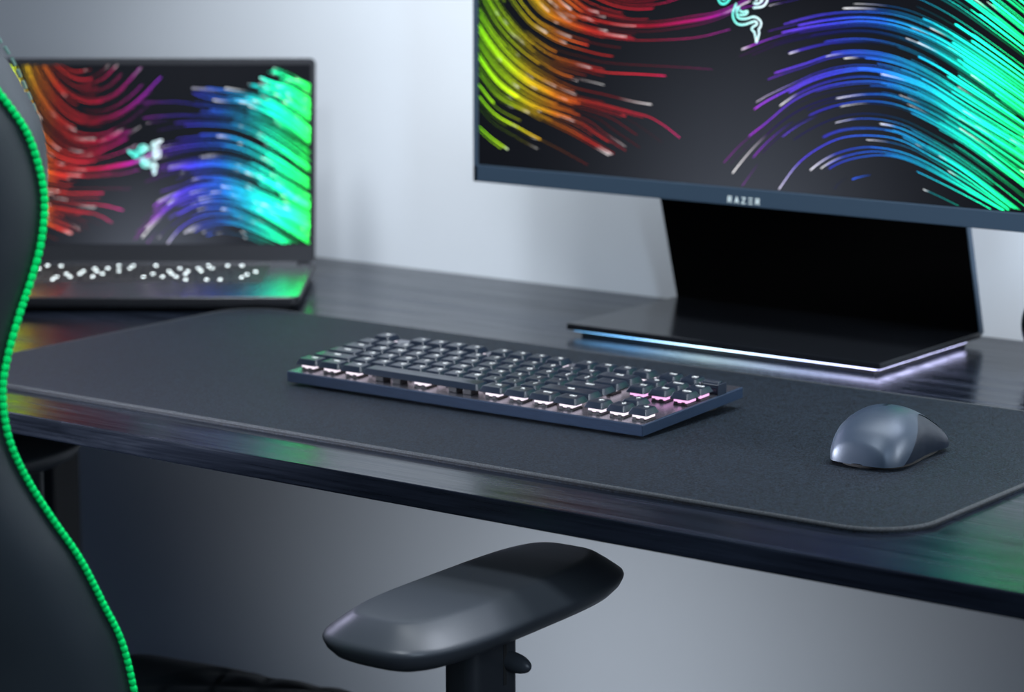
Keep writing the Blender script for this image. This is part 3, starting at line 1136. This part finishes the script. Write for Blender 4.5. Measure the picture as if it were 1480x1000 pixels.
# ------------------------------------------------------------------ speaker
sp = empty('speaker', (.4915, .474, DESK))
tag(sp, 'dark glossy ball-shaped speaker on the desk, cut off by the right edge of the photo', 'speaker')
b = MB()
R_ = .039
rr = []
for i in range(1, 24):
    a = -PI / 2 + PI * i / 24
    rr.append([(R_ * math.cos(a) * math.cos(2 * PI * j / 40), R_ * math.cos(a) * math.sin(2 * PI * j / 40), .0415 + R_ * math.sin(a)) for j in range(40)])
b.loft(rr)
b.build('body', M['speaker'], sp, 80)
b = MB()
b.cyl((0, 0, 0), (0, 0, 1), .020, .008, n=32, b=.0015)
b.build('foot', M['rubber'], sp)
b = MB()
b.cyl((0, -.034, .0415), (0, -1, .0), .021, .006, n=32, b=.002)
b.build('driver_cone', M['rubber'], sp)


# ------------------------------------------------------------------- lights
def area(name, loc, target, size, energy, color, size_y=None, spread=180):
    l = bpy.data.lights.new(name, 'AREA')
    l.energy = energy
    l.color = color
    l.shape = 'RECTANGLE'
    l.size = size
    l.size_y = size_y or size
    l.spread = math.radians(spread)
    o = bpy.data.objects.new(name, l)
    o.location = loc
    o.rotation_euler = (Vector(target) - Vector(loc)).to_track_quat('-Z', 'Y').to_euler()
    return link(o)


area('key_softbox', (1.95, -1.25, 1.45), (.25, 0, .74), .18, 4.2, (.68, .83, 1.0), 1.0, 90)
area('overhead_lamp', (.55, -1.15, 2.2), (.40, -.05, .70), .30, 3.0, (.84, .92, 1.0), None, 70)
area('desk_softbox', (.95, .42, 1.95), (.40, -.22, .70), .55, 4.0, (.82, .88, 1.0), None, 80)
area('wall_washer', (.40, -.02, 2.15), (.20, .588, 1.05), 1.1, 11.5, (.91, .96, 1.0), .15, 100)
area('left_wall_fill', (-.45, .12, 1.75), (-.16, .588, .80), .2, 1.8, (.91, .96, 1.0), None, 80)  # added fill where the monitor's shadow dims the wall
area('side_washer', (1.45, .12, 1.05), (.45, .588, .82), .15, 5.6, (.90, .95, 1.0), .4, 100)
area('under_desk_fill', (-.05, .05, .08), (-.05, .588, .55), .25, .75, (.86, .92, 1.0), .08, 100)  # added unseen fill that brightens the wall below the desk
area('lavender_haze_fill', (-1.15, .38, 1.35), (-.22, .02, .74), .3, .6, (.72, .70, 1.0), None, 60)  # added lavender light in place of the haze at the left end
area('left_lamp', (-1.5, -.75, .86), (-.06, -.2, .735), .15, .9, (.80, .84, 1.0), None, 14)
w = bpy.data.worlds.new('room_ambient')
SC.world = w
w.use_nodes = True
w.node_tree.nodes['Background'].inputs[0].default_value = (.24, .37, .68, 1)
w.node_tree.nodes['Background'].inputs[1].default_value = .09

# ------------------------------------------------------------------- camera
cd = bpy.data.cameras.new('camera')
cd.sensor_width = 36
cd.sensor_fit = 'HORIZONTAL'
cd.lens = 3927 / 1480 * 36
cd.clip_start = .05
cam = link(bpy.data.objects.new('camera', cd))
pi_, ya = .1858, .6377
dv = Vector((-math.sin(ya) * math.cos(pi_), math.cos(ya) * math.cos(pi_), -math.sin(pi_)))
rv = Vector((math.cos(ya), math.sin(ya), 0))
uv = rv.cross(dv)
cam.matrix_world = Matrix(((rv.x, uv.x, -dv.x, 1.4965), (rv.y, uv.y, -dv.y, -1.698), (rv.z, uv.z, -dv.z, .4632 + DESK), (0, 0, 0, 1)))
cd.dof.use_dof = True
cd.dof.focus_distance = 2.02
cd.dof.aperture_fstop = 6.5
SC.camera = cam

vs = SC.view_settings
vs.view_transform = 'Standard'
vs.look = 'None'
vs.exposure = 0
vs.gamma = 1
vs.use_curve_mapping = False
